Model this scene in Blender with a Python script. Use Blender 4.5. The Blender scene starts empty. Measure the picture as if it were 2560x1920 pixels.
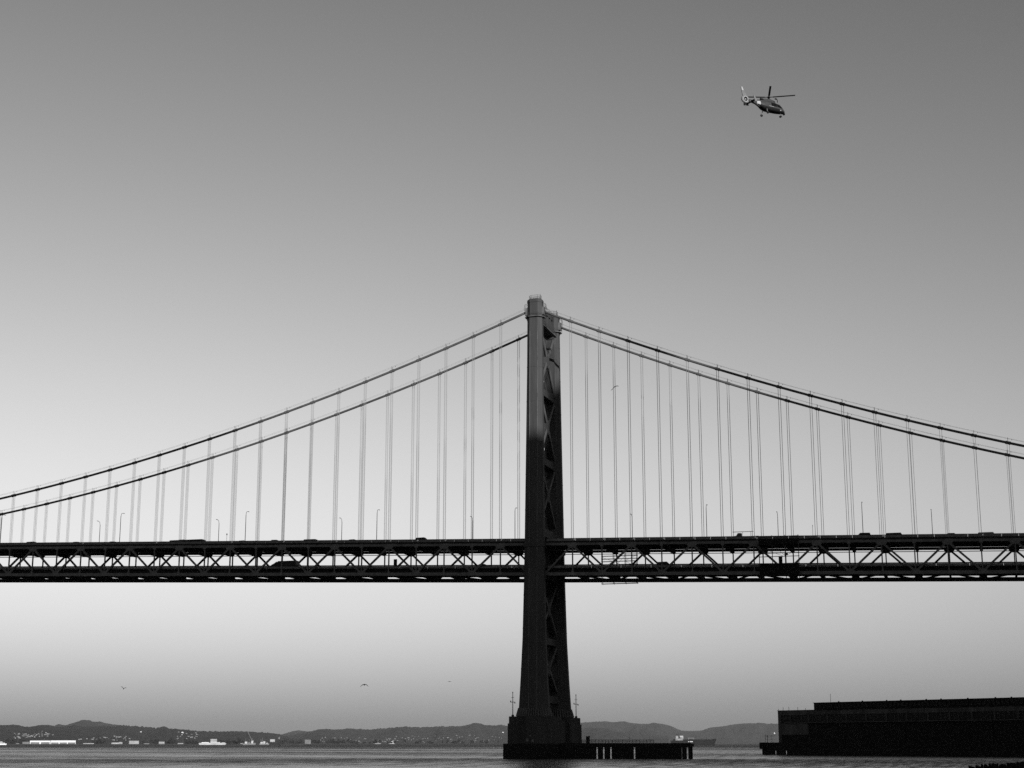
import bpy, bmesh, math, random
from mathutils import Vector, Matrix, noise
random.seed(7)
R = math.radians
sc = bpy.context.scene
COL = sc.collection

# ------------------------------------------------------------------ camera
CAM = Vector((129.37, -462.31, 4.348)); YAW, PITCH, FPX = 0.288268, 0.2244267, 3936.12
cam = bpy.data.cameras.new('camera'); camo = bpy.data.objects.new('camera', cam); COL.objects.link(camo)
camo.location = CAM; camo.rotation_euler = (math.pi/2 + PITCH, 0, YAW)
cam.sensor_width = 36; cam.lens = FPX/2560*36; cam.clip_start = 1; cam.clip_end = 90000
sc.camera = camo

# ------------------------------------------------------------------ light (a black-and-white photograph: neutral light)
SUN_EL, SUN_AZ = 14.5, 140.0
w = bpy.data.worlds.new('World'); sc.world = w; w.use_nodes = True
nt = w.node_tree; nt.nodes.clear()
N = nt.nodes.new
wo, bg, sky, sep, pw, ml = N('ShaderNodeOutputWorld'), N('ShaderNodeBackground'), N('ShaderNodeTexSky'), N('ShaderNodeSeparateColor'), N('ShaderNodeMath'), N('ShaderNodeMath')
sky.sky_type = 'NISHITA'; sky.sun_disc = False
sky.sun_elevation = R(SUN_EL); sky.sun_rotation = R(SUN_AZ)
sky.air_density = 2.35; sky.dust_density = 0.0; sky.ozone_density = 1.0
pw.operation = 'POWER'; pw.inputs[1].default_value = 2.05      # film contrast of the sky
ml.operation = 'MULTIPLY'; ml.inputs[1].default_value = 0.139
nt.links.new(sky.outputs[0], sep.inputs[0]); nt.links.new(sep.outputs[1], pw.inputs[0])
nt.links.new(pw.outputs[0], ml.inputs[0]); nt.links.new(ml.outputs[0], bg.inputs[0])
bg.inputs[1].default_value = 0.1
nt.links.new(bg.outputs[0], wo.inputs[0])
sun = bpy.data.lights.new('sun', 'SUN'); suno = bpy.data.objects.new('sun', sun); COL.objects.link(suno)
sun.energy = 5.0; sun.angle = R(0.42); sun.color = (1, 1, 1)
TOSUN = Vector((math.sin(R(SUN_AZ))*math.cos(R(SUN_EL)), math.cos(R(SUN_AZ))*math.cos(R(SUN_EL)), math.sin(R(SUN_EL))))
suno.rotation_euler = TOSUN.to_track_quat('Z', 'Y').to_euler()
vs = sc.view_settings; vs.view_transform = 'Standard'; vs.look = 'None'; vs.exposure = 0; vs.gamma = 1; vs.use_curve_mapping = False
sc.cycles.use_denoising = False; sc.cycles.max_bounces = 6; sc.cycles.volume_bounces = 0

# ------------------------------------------------------------------ helpers
_cy, _sy = math.cos(YAW), math.sin(YAW)
FW = Vector((-_sy*math.cos(PITCH), _cy*math.cos(PITCH), math.sin(PITCH))); RT = Vector((_cy, _sy, 0)); UP = RT.cross(FW)
def ray(px, py): return FW + RT*((px-1280)/FPX) - UP*((py-960)/FPX)
def at(px, py, d):                     # point seen in the photograph at horizontal distance d from the camera
    r = ray(px, py); return CAM + r*(d/math.hypot(r.x, r.y))
def on_y(px, py, Y):
    r = ray(px, py); return CAM + r*((Y-CAM.y)/r.y)

def mat(name, base, rough=0.7, metal=0.0, var=0.25, scale=1.0, bump=0.0, streak=False, spec=0.12):
    m = bpy.data.materials.new(name); m.use_nodes = True
    t = m.node_tree; b = t.nodes['Principled BSDF']
    b.inputs['Roughness'].default_value = rough; b.inputs['Metallic'].default_value = metal
    b.inputs['Specular IOR Level'].default_value = spec
    b.inputs['Base Color'].default_value = (base, base, base, 1)
    if var or bump:
        tc = t.nodes.new('ShaderNodeTexCoord'); mp = t.nodes.new('ShaderNodeMapping'); nz = t.nodes.new('ShaderNodeTexNoise')
        nz.inputs['Scale'].default_value = scale; nz.inputs['Detail'].default_value = 6; nz.inputs['Roughness'].default_value = 0.65
        if streak: mp.inputs['Scale'].default_value = (1, 1, 0.12)
        t.links.new(tc.outputs['Object'], mp.inputs[0]); t.links.new(mp.outputs[0], nz.inputs['Vector'])
        if var:
            mr = t.nodes.new('ShaderNodeMapRange'); mr.inputs[1].default_value = 0.3; mr.inputs[2].default_value = 0.7
            mr.inputs[3].default_value = base*(1-var); mr.inputs[4].default_value = base*(1+var)
            t.links.new(nz.outputs['Fac'], mr.inputs[0])
            cc = t.nodes.new('ShaderNodeCombineColor')
            for i in range(3): t.links.new(mr.outputs[0], cc.inputs[i])
            t.links.new(cc.outputs[0], b.inputs['Base Color'])
        if bump:
            bp = t.nodes.new('ShaderNodeBump'); bp.inputs['Strength'].default_value = bump
            t.links.new(nz.outputs['Fac'], bp.inputs['Height']); t.links.new(bp.outputs[0], b.inputs['Normal'])
    return m

class MB:
    """collects shapes into one mesh"""
    def __init__(s): s.v, s.f = [], []
    def add(s, vs, fs):
        o = len(s.v); s.v += [tuple(q) for q in vs]; s.f += [tuple(i+o for i in f) for f in fs]; return s
    def box(s, x0, x1, y0, y1, z0, z1):
        return s.add([(x0,y0,z0),(x1,y0,z0),(x1,y1,z0),(x0,y1,z0),(x0,y0,z1),(x1,y0,z1),(x1,y1,z1),(x0,y1,z1)],
                     [(3,2,1,0),(4,5,6,7),(0,1,5,4),(1,2,6,5),(2,3,7,6),(3,0,4,7)])
    def beam(s, p, q, wd, ht, side=None):     # rectangular bar; ht is measured in the plane of p-q and side x axis
        p, q = Vector(p), Vector(q); d = (q-p).normalized()
        sd = Vector(side) if side else (Vector((0,0,1)).cross(d) if abs(d.z) < .95 else Vector((0,1,0)))
        sd = (sd - d*sd.dot(d)).normalized(); up = d.cross(sd)
        a, b = sd*wd/2, up*ht/2
        vs = [p-a-b, p+a-b, p+a+b, p-a+b, q-a-b, q+a-b, q+a+b, q-a+b]
        return s.add(vs, [(3,2,1,0),(4,5,6,7),(0,1,5,4),(1,2,6,5),(2,3,7,6),(3,0,4,7)])
    def tube(s, pts, r, n=6):
        pts = [Vector(p) for p in pts]; rs = r if isinstance(r, (list, tuple)) else [r]*len(pts)
        vs, fs = [], []
        for i, p in enumerate(pts):
            d = (pts[min(i+1, len(pts)-1)]-pts[max(i-1, 0)]).normalized()
            a = d.cross(Vector((0,0,1))) if abs(d.z) < .95 else d.cross(Vector((0,1,0)))
            a.normalize(); b = d.cross(a)
            vs += [p + a*(rs[i]*math.cos(2*math.pi*k/n)) + b*(rs[i]*math.sin(2*math.pi*k/n)) for k in range(n)]
        for i in range(len(pts)-1):
            for k in range(n): fs.append((i*n+k, i*n+(k+1)%n, (i+1)*n+(k+1)%n, (i+1)*n+k))
        fs.append(tuple(range(n-1, -1, -1))); fs.append(tuple((len(pts)-1)*n+k for k in range(n)))
        return s.add(vs, fs)
    def loft(s, rings, cap=True):
        n = len(rings[0]); vs = [v for r in rings for v in r]; fs = []
        for i in range(len(rings)-1):
            for k in range(n): fs.append((i*n+k, i*n+(k+1)%n, (i+1)*n+(k+1)%n, (i+1)*n+k))
        if cap: fs.append(tuple(range(n-1, -1, -1))); fs.append(tuple((len(rings)-1)*n+k for k in range(n)))
        return s.add(vs, fs)
    def prism(s, poly, y0, y1, axis='y'):     # polygon in x,z pushed from y0 to y1
        n = len(poly)
        mk = (lambda a, b, y: (a, y, b)) if axis == 'y' else ((lambda a, b, y: (a, b, y)) if axis == 'z' else (lambda a, b, y: (y, a, b)))
        vs = [mk(a, b, y0) for a, b in poly] + [mk(a, b, y1) for a, b in poly]
        fs = [tuple(range(n)), tuple(range(2*n-1, n-1, -1))] + [(k, k+n, (k+1) % n+n, (k+1) % n) for k in range(n)]
        return s.add(vs, fs)
    def mesh(s, name, m, smooth=False):
        me = bpy.data.meshes.new(name); me.from_pydata(s.v, [], s.f)
        bm = bmesh.new(); bm.from_mesh(me); bmesh.ops.recalc_face_normals(bm, faces=bm.faces); bm.to_mesh(me); bm.free()
        me.materials.append(m)
        if smooth: me.polygons.foreach_set('use_smooth', [True]*len(me.polygons))
        return me
    def build(s, name, m, parent=None, smooth=False, loc=(0,0,0)):
        return put(name, s.mesh(name, m, smooth), parent, loc)
def put(name, me, parent=None, loc=(0,0,0), rot=None):
    o = bpy.data.objects.new(name, me); COL.objects.link(o); o.location = loc
    if rot: o.rotation_euler = rot
    if parent: o.parent = parent
    return o
def thing(name, label, cat, loc=(0,0,0), rz=0, group=None):
    o = bpy.data.objects.new(name, None); COL.objects.link(o); o.location = loc; o.rotation_euler = (0,0,rz); o.empty_display_size = .5
    return tag(o, label, cat, group)
def tag(o, label, cat, group=None):
    o['label'] = label; o['category'] = cat
    if group: o['group'] = group
    return o
def dup(root, loc, rz=None, label=None, group=None):
    r = root.copy(); COL.objects.link(r); r.location = loc
    if rz is not None: r.rotation_euler = (0,0,rz)
    if label: r['label'] = label
    if group: r['group'] = group
    for ch in list(root.children):
        c = ch.copy(); COL.objects.link(c); c.parent = r
        for g in list(ch.children):
            e = g.copy(); COL.objects.link(e); e.parent = c
    return r
def structure(o): o['kind'] = 'structure'; return o

# ------------------------------------------------------------------ materials (grey values of a black-and-white picture)
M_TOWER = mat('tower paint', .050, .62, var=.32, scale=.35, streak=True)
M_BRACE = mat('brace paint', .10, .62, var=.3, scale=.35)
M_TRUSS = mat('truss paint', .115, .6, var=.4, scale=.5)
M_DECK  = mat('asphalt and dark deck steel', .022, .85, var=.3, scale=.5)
M_PARA  = mat('parapet paint', .13, .7, var=.45, scale=.4)
M_CABLE = mat('cable wrapping paint', .085, .55, var=.2, scale=.6)
M_ROPE  = mat('hanger rope', .19, .6, var=.15, scale=.3)
M_PIER  = mat('weathered pier concrete', .045, .9, var=.45, scale=.3, bump=.2, streak=True)
M_TIMB  = mat('creosoted timber', .012, .9, var=.4, scale=1.2, bump=.3)
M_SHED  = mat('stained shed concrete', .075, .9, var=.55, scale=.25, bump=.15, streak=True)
M_DARK  = mat('dark steel and painted shade', .010, .8, var=.4, scale=.5)
M_GLASS = mat('dark window glass', .008, .5, var=0, spec=.15)
M_PIPE  = mat('galvanised tube', .05, .5, var=.2, scale=2)
M_TARP  = mat('dark debris netting', .008, .95, var=.4, scale=.8)
M_LAMP  = mat('lamp post steel', .014, .5, var=.2, scale=2)
M_WHITE = mat('white paint', .7, .6, var=.08, scale=.5)
M_PALE  = mat('pale wall', .45, .8, var=.2, scale=.1)
M_SHW   = mat('off-white shore wall', .38, .8, var=.3, scale=.05)  # plain off-white for shore buildings and ships
M_MID   = mat('worn pale paint', .27, .8, var=.5, scale=.2)
M_GREY  = mat('grey wall', .16, .8, var=.3, scale=.1)
M_ROOF  = mat('grey roof', .10, .85, var=.25, scale=.2)
M_BLACK = mat('black rubber', .012, .7, var=.2, scale=3)
M_TREE  = mat('dark foliage', .035, .95, var=.4, scale=.4)
M_BARK  = mat('bark', .04, .95, var=.3, scale=1)
M_CAR   = [mat('car paint dark', .02, .35, var=0), mat('car paint grey', .07, .35, var=0), mat('car paint light', .25, .35, var=0)]
M_BIRD  = mat('gull feathers', .008, .8, var=.3, scale=8)
M_HULL  = mat('dark hull paint', .010, .6, var=.3, scale=.05)

# ------------------------------------------------------------------ water, land, hills
def water_mat():
    m = bpy.data.materials.new('bay water'); m.use_nodes = True
    t = m.node_tree; b = t.nodes['Principled BSDF']; L = t.links.new
    b.inputs['Base Color'].default_value = (.012, .012, .012, 1); b.inputs['IOR'].default_value = 1.33
    tc = t.nodes.new('ShaderNodeTexCoord')
    def nz(scale, sx, sy, det=4, rough=.6):
        mp = t.nodes.new('ShaderNodeMapping'); mp.inputs['Scale'].default_value = (sx, sy, 1); mp.inputs['Rotation'].default_value = (0, 0, -YAW)
        n = t.nodes.new('ShaderNodeTexNoise'); n.inputs['Scale'].default_value = scale; n.inputs['Detail'].default_value = det; n.inputs['Roughness'].default_value = rough
        L(tc.outputs['Object'], mp.inputs[0]); L(mp.outputs[0], n.inputs['Vector']); return n
    chop = nz(.55, 1, 1, 5, .65); swell = nz(.09, .5, 1, 3); wind = nz(.006, .35, 1.0, 5, .6); patch = nz(.5, 1.0, .07, 4, .7)
    mx = t.nodes.new('ShaderNodeMath'); mx.operation = 'MULTIPLY_ADD'; mx.inputs[1].default_value = .9; L(patch.outputs['Fac'], mx.inputs[0])   # ripples grouped in cat's paws
    L(wind.outputs['Fac'], mx.inputs[2])
    # the open bay beyond the bridge is rougher
    sp = t.nodes.new('ShaderNodeSeparateXYZ'); L(tc.outputs['Object'], sp.inputs[0])
    fo = t.nodes.new('ShaderNodeMapRange'); fo.inputs[1].default_value = 500; fo.inputs[2].default_value = 1800; fo.inputs[3].default_value = 0; fo.inputs[4].default_value = .25
    L(sp.outputs['Y'], fo.inputs[0]); ad = t.nodes.new('ShaderNodeMath'); ad.operation = 'ADD'; L(mx.outputs[0], ad.inputs[0]); L(fo.outputs[0], ad.inputs[1])
    mr = t.nodes.new('ShaderNodeMapRange'); mr.inputs[1].default_value = .84; mr.inputs[2].default_value = 1.2; mr.inputs[3].default_value = .12; mr.inputs[4].default_value = 1.0
    L(ad.outputs[0], mr.inputs[0])
    rr = t.nodes.new('ShaderNodeMapRange'); rr.inputs[1].default_value = .84; rr.inputs[2].default_value = 1.2; rr.inputs[3].default_value = .18; rr.inputs[4].default_value = .62
    L(ad.outputs[0], rr.inputs[0]); L(rr.outputs[0], b.inputs['Roughness'])
    b1 = t.nodes.new('ShaderNodeBump'); b1.inputs['Distance'].default_value = 3.0; L(swell.outputs['Fac'], b1.inputs['Height']); b1.inputs['Strength'].default_value = .8
    b2 = t.nodes.new('ShaderNodeBump'); b2.inputs['Distance'].default_value = 2.0; L(chop.outputs['Fac'], b2.inputs['Height'])
    L(mr.outputs[0], b2.inputs['Strength']); L(b1.outputs[0], b2.inputs['Normal']); L(b2.outputs[0], b.inputs['Normal'])
    return m
wm = bpy.data.meshes.new('water'); Z = 28000
wm.from_pydata([(-Z,-Z,0),(Z,-Z,0),(Z,Z,0),(-Z,Z,0)], [], [(0,1,2,3)]); wm.materials.append(water_mat())
structure(put('water', wm))
M_LAND = mat('shore ground', .03, .95, var=.4, scale=.02)
def bearing(px):
    r = ray(px, 1858); v = Vector((r.x, r.y, 0)); return v.normalized()
# low shore across the bay, 5 km off
mb = MB(); pts0 = [(-500,4960),(-200,4980),(0,5000),(300,4990),(560,5010),(700,5050),(900,5250),(1060,5400),(1250,5800),(1300,6600)]
ring = [CAM + bearing(p)*d for p, d in pts0]; far = [CAM + bearing(p)*9500 for p, d in reversed(pts0)]
mb.prism([(v.x, v.y) for v in ring+far], -.5, 2.6, axis='z')
structure(mb.build('shore', M_LAND))

HILLS = {}
def hills(name, pts, dist, front, base, rough=0., seed=0, z0=1.5):
    """a range of hills: crest heights from its skyline, slopes falling to the plain in front and behind"""
    P = sorted(pts); x0, x1 = P[0][0], P[-1][0]; nc = int((x1-x0)/3.2); nr = 22
    def crest(px):
        for (a, ya), (b, yb) in zip(P, P[1:]):
            if a <= px <= b:
                u = (px-a)/(b-a+1e-9); y = ya+(yb-ya)*u; break
        r = ray(px, y); return CAM.z + dist*r.z/math.hypot(r.x, r.y)
    def height(px, t):                # t: 0 foot in front, 1 crest
        c = crest(px); e = t*t*(3-2*t)
        n = noise.fractal(Vector((px*.012+seed, t*2.2, seed)), 1.0, 2.1, 5)
        k = 4*t*(1-t) if t <= 1 else 0
        return z0 + (c-z0)*max(0, e + .42*n*k)
    mb = MB(); V = []
    for i in range(nc+1):
        px = x0+(x1-x0)*i/nc; bd = bearing(px)
        for j in range(nr+1):
            t = j/(nr-4)
            if t <= 1: d = dist-front*(1-t); z = height(px, t)
            else: d = dist+front*.5*(t-1)*4; z = max(-.5, height(px, 1)*(1-(t-1)*5))
            if .93 < t < 1.01 and rough: z += rough*(noise.noise(Vector((px*.35, seed, 0)))+.6*noise.noise(Vector((px*.9, seed, 5))))
            V.append((CAM.x+bd.x*d, CAM.y+bd.y*d, z))
    F = [(i*(nr+1)+j, (i+1)*(nr+1)+j, (i+1)*(nr+1)+j+1, i*(nr+1)+j+1) for i in range(nc) for j in range(nr)]
    mb.add(V, F); o = mb.build(name, mat(name+' woods', base, .95, var=.75, scale=.009), None, True); structure(o)
    HILLS[name] = (height, dist, front)
    return o
def c1(l, x0, y0, s): return [(x0+a/s, y0+b/s) for a, b in l]
LEFT = c1([(-400,520),(0,535),(60,532),(150,530),(200,545),(270,545),(330,541),(460,542),(560,548),(700,545),(860,540),(900,535),(1000,537),(1050,528),(1100,530),(1250,543),(1350,552),(1410,540),(1460,562),(1550,570),(1700,575),(1900,585),(2000,582),(2212,595)],0,1660,3.456) + c1([(230,565),(330,582),(450,610),(600,630)],600,1660,3.253)
MID = c1([(150,640),(330,592),(430,575),(600,541),(640,532),(700,541),(770,538),(830,545),(900,531),(1000,531),(1050,533),(1250,516),(1350,513),(1450,516),(1500,512),(1650,507),(1800,515),(1950,500),(2100,500),(2170,505),(2300,512),(2450,530)],600,1660,3.253) + c1([(1000,1300),(1250,1330),(1500,1350),(1700,1370)],1200,1460,3.607)
PEAK = c1([(250,600),(440,545),(500,520),(560,530),(650,507),(760,503),(820,498),(870,503),(930,517),(1050,530),(1250,560),(1400,600)],0,1660,3.456)
FARL = c1([(200,640),(330,578),(410,556),(470,540),(560,550),(650,580),(700,640)],600,1660,3.253)
RIGHT = c1([(700,1290),(915,1252),(1000,1249),(1130,1242),(1200,1252),(1270,1249),(1350,1252),(1500,1265),(1650,1270)],1200,1460,3.607) + c1([(60,570),(130,595),(220,636),(330,640),(480,637),(560,610),(720,585),(880,560),(1010,543),(1130,558),(1220,560),(1300,575),(1420,555),(1800,570),(2400,590),(3400,600),(5200,610)],1660,1700,5.027)
hills('hills_wooded_near', LEFT, 11000, 3600, .028, 9, 1.3)
hills('hills_middle', MID, 15000, 4000, .034, 8, 4.7)
hills('hills_peak', PEAK, 16500, 3500, .04, 3, 9.1)
hills('hills_far_gap', FARL, 21000, 3000, .04, 0, 12.2)
hills('hills_right', RIGHT, 21500, 5500, .034, 4, 17.9)

# ------------------------------------------------------------------ the city behind the camera, whose shadow falls on the bridge
mb = MB().box(60, 1500, -1500, -472, -.9, 3.0); structure(mb.build('city_ground', M_LAND))
kS = 1/math.cos(R(180-SUN_AZ))
def office_tower(xa, xb, zs, Y, depth, label, setback=0):
    """tower whose shadow covers xa..xb up to height zs on the plane of the near truss"""
    d = -Y*kS; dx = d*math.sin(R(SUN_AZ)); H = zs + d*math.tan(R(SUN_EL))
    t = thing('office_tower', label, 'tower', ((xa+xb)/2+dx, Y-depth/2, 3.0), 0, 'office towers behind the viewpoint')
    hw = (xb-xa)/2; H -= 3.0
    MB().box(-hw, hw, -depth/2, depth/2, 0, H).build('tower_shaft', M_GREY, t)
    g = MB()
    for k in range(1, int(H/12)): g.box(-hw-.15, hw+.15, -depth/2-.15, depth/2+.15, k*12, k*12+4)
    g.build('window_bands', M_GLASS, t)
    MB().box(-hw*.6, hw*.6, -depth*.3, depth*.3, H, H+2).build('roof_plant', M_ROOF, t)
    return t
office_tower(-330, -150, 104, -560, 40, 'broad office block behind the viewpoint, widest of the row')
office_tower(-149, -46, 106, -530, 36, 'office tower behind the viewpoint next to the widest block')
office_tower(-45, 9, 97, -520, 30, 'lowest office tower behind the viewpoint')
office_tower(31, 44, 128, -520, 26, 'tallest office tower behind the viewpoint')
office_tower(60, 150, 117, -535, 24, 'office tower behind the viewpoint beside the tallest one')
office_tower(152, 420, 112, -560, 40, 'long office slab behind the viewpoint at the end of the row')

# ------------------------------------------------------------------ the bridge
P = 9.144; YF = 20.12; E0 = 1.25*P; KL, KR = 26, 19
def zt(X): return 63.65 + (-.0283 if X < 0 else -.0255)*X
DEP = 9.0
def zc(X): return 138.49+.3861*X+5.8e-4*X*X if X < 0 else 138.41-.4463*X+5.94e-4*X*X
bridge = thing('suspension_bridge', 'tall steel suspension bridge with a double-deck truss roadway crossing the bay', 'bridge')
TW = dict(hx=1.25, hy=.8, b=1.1)
AZ = [(141.3,1.1),(120,1.2),(97,1.42),(64,1.75),(51,1.95),(35,2.3),(23,2.85),(14.2,3.35)]
def lean(z): return .022*max(0, 135-z)        # the legs spread apart towards the pier
def a_of(z):
    for (z1, a1), (z0, a0) in zip(AZ, AZ[1:]):
        if z0 <= z <= z1: return a0+(a1-a0)*(z-z0)/(z1-z0)
    return AZ[0][1] if z > AZ[0][0] else AZ[-1][1]
def octo(z, grow=0., Y=0., a=None):
    Y = Y-lean(z) if Y < 10 else Y+lean(z)
    a = a_of(z) if a is None else a; hx, hy, b = TW['hx']+grow*.4, TW['hy']+grow*.4, TW['b']+grow*.6; a += grow*.6
    return [(hx,Y-hy-b,z),(hx+a,Y-hy,z),(hx+a,Y+hy,z),(hx,Y+hy+b,z),(-hx,Y+hy+b,z),(-hx-a,Y+hy,z),(-hx-a,Y-hy,z),(-hx,Y-hy-b,z)]
for li, Y in enumerate((0, YF)):
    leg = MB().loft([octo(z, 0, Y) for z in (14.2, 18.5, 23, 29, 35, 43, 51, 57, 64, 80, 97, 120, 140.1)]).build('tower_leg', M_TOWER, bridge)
    for sx in (-1.25, 1.25):
        for sy in (-1, 1):
            yl = lambda z: (Y-lean(z) if Y < 10 else Y+lean(z))+sy*1.9
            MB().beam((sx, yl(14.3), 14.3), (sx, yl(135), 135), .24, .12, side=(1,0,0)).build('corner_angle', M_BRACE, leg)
    # recessed plate joints and raised corner strips of the leg
    for z in (26, 38, 48, 74, 85, 108, 119, 130):
        MB().loft([octo(z, .05, Y), octo(z+.25, .05, Y)]).build('splice_band', M_TOWER, leg)
    cap = MB().loft([octo(140.1, .12, Y), octo(140.9, .10, Y), octo(141.35, -.35, Y)]).build('leg_cap', M_TOWER, leg)
    MB().loft([octo(135.25, .75, Y), octo(135.45, .75, Y)]).build('collar_walkway', M_TRUSS, leg)
    MB().loft([octo(62.6, .30, Y), octo(63.8, .30, Y)]).build('deck_collar', M_TOWER, leg)
    g = MB(); oc = octo(135.45, .7, Y)
    for i in range(8):
        p, q = Vector(oc[i]), Vector(oc[(i+1) % 8])
        for h in (.55, 1.05): g.tube([p+Vector((0,0,h)), q+Vector((0,0,h))], .035, 4)
        g.tube([p, p+Vector((0,0,1.05))], .035, 4)
    g.build('collar_railing', M_PIPE, leg)
    g = MB(); oc = octo(141.3, -.55, Y)
    for i in range(8):
        p, q = Vector(oc[i]), Vector(oc[(i+1) % 8])
        for h in (.6, 1.15): g.tube([p+Vector((0,0,h)), q+Vector((0,0,h))], .05, 4)
        g.tube([p, p+Vector((0,0,1.15))], .05, 4)
    g.tube([(1.6,Y,141.2),(1.6,Y,143.1)], .06, 5)
    g.build('cap_railing', M_PIPE, leg)
    # saddle housings and the ladders where the cable enters the leg
    for s in (-1, 1):
        MB().box(min(s*2.2, s*3.1), max(s*2.2, s*3.1), Y-.8, Y+.8, 136.1, 138.6).build('cable_housing', M_TRUSS, leg)
        g = MB()
        for yy in (-.7, .7):
            g.tube([(s*2.3,Y+yy,139.9),(s*3.3,Y+yy,139.7),(s*3.5,Y+yy,138.2),(s*3.0,Y+yy,136.4)], .06, 5)
        for z, x in ((139.7,3.3),(139.2,3.37),(138.7,3.43),(138.2,3.5)): g.tube([(s*x,Y-.7,z),(s*x,Y+.7,z)], .04, 4)
        g.tube([(s*2.9,Y,135.3),(s*2.3,Y,133.6)], .09, 5)
        g.build('housing_ladder', M_PIPE, leg)
    # ribbed shoe at the foot of the leg
    MB().loft([octo(12.1, .22, Y, 3.55), octo(14.2, .08, Y, 3.37)]).build('leg_shoe', M_TOWER, leg)
    o1, o0 = octo(14.6, .10, Y, 3.35), octo(12.2, .45, Y, 3.65)
    for i in (5, 6, 7, 0, 1):
        n = 5 if i != 7 else 4
        a0, b0, a1, b1 = Vector(o0[i]), Vector(o0[(i+1) % 8]), Vector(o1[i]), Vector(o1[(i+1) % 8])
        for k in range(n):
            u = (k+.5)/n
            p0, p1 = a0.lerp(b0, u), a1.lerp(b1, u); outw = Vector((p0.x, p0.y-(Y-lean(13) if Y < 10 else Y+lean(13)), 0)).normalized()
            MB().beam(p0-outw*.1, p1-outw*.12, .16, .55, side=outw.cross(Vector((0,0,1)))).build('shoe_rib', M_TRUSS, leg)
# bracing between the legs
y0, y1 = 1.5, YF-1.5
for za, zb in ((113.4,133.6),(91.4,112.4),(69.5,90.4),(36.0,53.2),(18.6,34.6)):
    ya, yb_ = lean(za), lean(zb)
    for (pa, pb) in (((0,y0-ya,za),(0,y1+yb_,zb)), ((0,y1+ya,za),(0,y0-yb_,zb))):
        br = MB()
        for sx in (-1, 1): br.beam((sx*1.15, pa[1], pa[2]), (sx*1.15, pb[1], pb[2]), .28, .95, side=(1,0,0))
        d = Vector(pb)-Vector(pa); n = 9
        br.build('cross_brace', M_BRACE, bridge)
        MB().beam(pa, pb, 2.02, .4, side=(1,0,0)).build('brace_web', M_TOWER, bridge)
    zm, ym = (za+zb)/2, (y0+y1)/2
    for yq, sg in ((y0, 1), (y1, -1)): MB().beam((0, yq-sg*ya+sg*.55, za-.4), (0, yq-sg*yb_+sg*.55, zb+.4), 2.58, 1.1, side=(1,0,0)).build('leg_inner_flange', M_TOWER, bridge)
    for yq, sg in ((y0, 1), (y1, -1)):
        for zc0, sv in ((za, 1), (zb, -1)):
            yc = yq-sg*lean(zc0)
            MB().prism([(yc-sg*.3, zc0-sv*.6), (yc+sg*1.9, zc0-sv*.6), (yc+sg*1.9, zc0+sv*.9), (yc+sg*.4, zc0+sv*2.2), (yc-sg*.3, zc0+sv*2.2)], -1.31, 1.31, axis='x').build('corner_gusset', M_TOWER, bridge)
            MB().prism([(yc-sg*.3, zc0-sv*.6), (yc+sg*7.4, zc0-sv*.6), (yc+sg*7.4, zc0+sv*.8), (yc+sg*3.2, zc0+sv*6.2), (yc-sg*.3, zc0+sv*6.2)], -1.34, -1.02, axis='x').build('rear_gusset', M_TOWER, bridge)
    MB().prism([(ym-1.5,zm-1.0),(ym,zm-2.3),(ym+1.5,zm-1.0),(ym+1.5,zm+1.0),(ym,zm+2.3),(ym-1.5,zm+1.0)], -1.33, 1.33, axis='x').build('brace_gusset', M_TOWER, bridge)
for z, h in ((112.4,2.2),(90.4,2.2),(68,2.6),(55,2.6),(34.8,2.0),(17.4,2.2)):
    MB().box(-1.25, 1.25, y0-lean(z), y1+lean(z), z-h/2, z+h/2).build('tower_strut', M_TOWER, bridge)
port = MB().box(-1.15, 1.15, y0, y1, 133.5, 135.2).build('portal_beam', M_TOWER, bridge)
MB().box(-1.15, 1.15, y0, y1, 138.6, 139.8).build('portal_top_beam', M_TOWER, bridge)
for k in range(6):
    yy = y0+1.2+(y1-y0-2.4)*k/5
    MB().box(-1.1, 1.1, yy-.55, yy+.55, 135.2, 138.6).build('portal_post', M_TOWER, bridge)
g = MB()
for h in (.6, 1.1): g.tube([(1.3,y0,139.8+h),(1.3,y1,139.8+h)], .05, 4); g.tube([(1.9,y0,133.9+h),(1.9,y1,133.9+h)], .05, 4)
for k in range(11):
    yy = y0+(y1-y0)*k/10; g.tube([(1.3,yy,139.7),(1.3,yy,140.9)], .05, 4); g.tube([(1.9,yy,133.7),(1.9,yy,135)], .05, 4)
g.build('portal_railing', M_PIPE, bridge)
MB().box(1.15, 2.0, y0, y1, 133.55, 133.75).build('portal_walkway', M_TRUSS, bridge)

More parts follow.
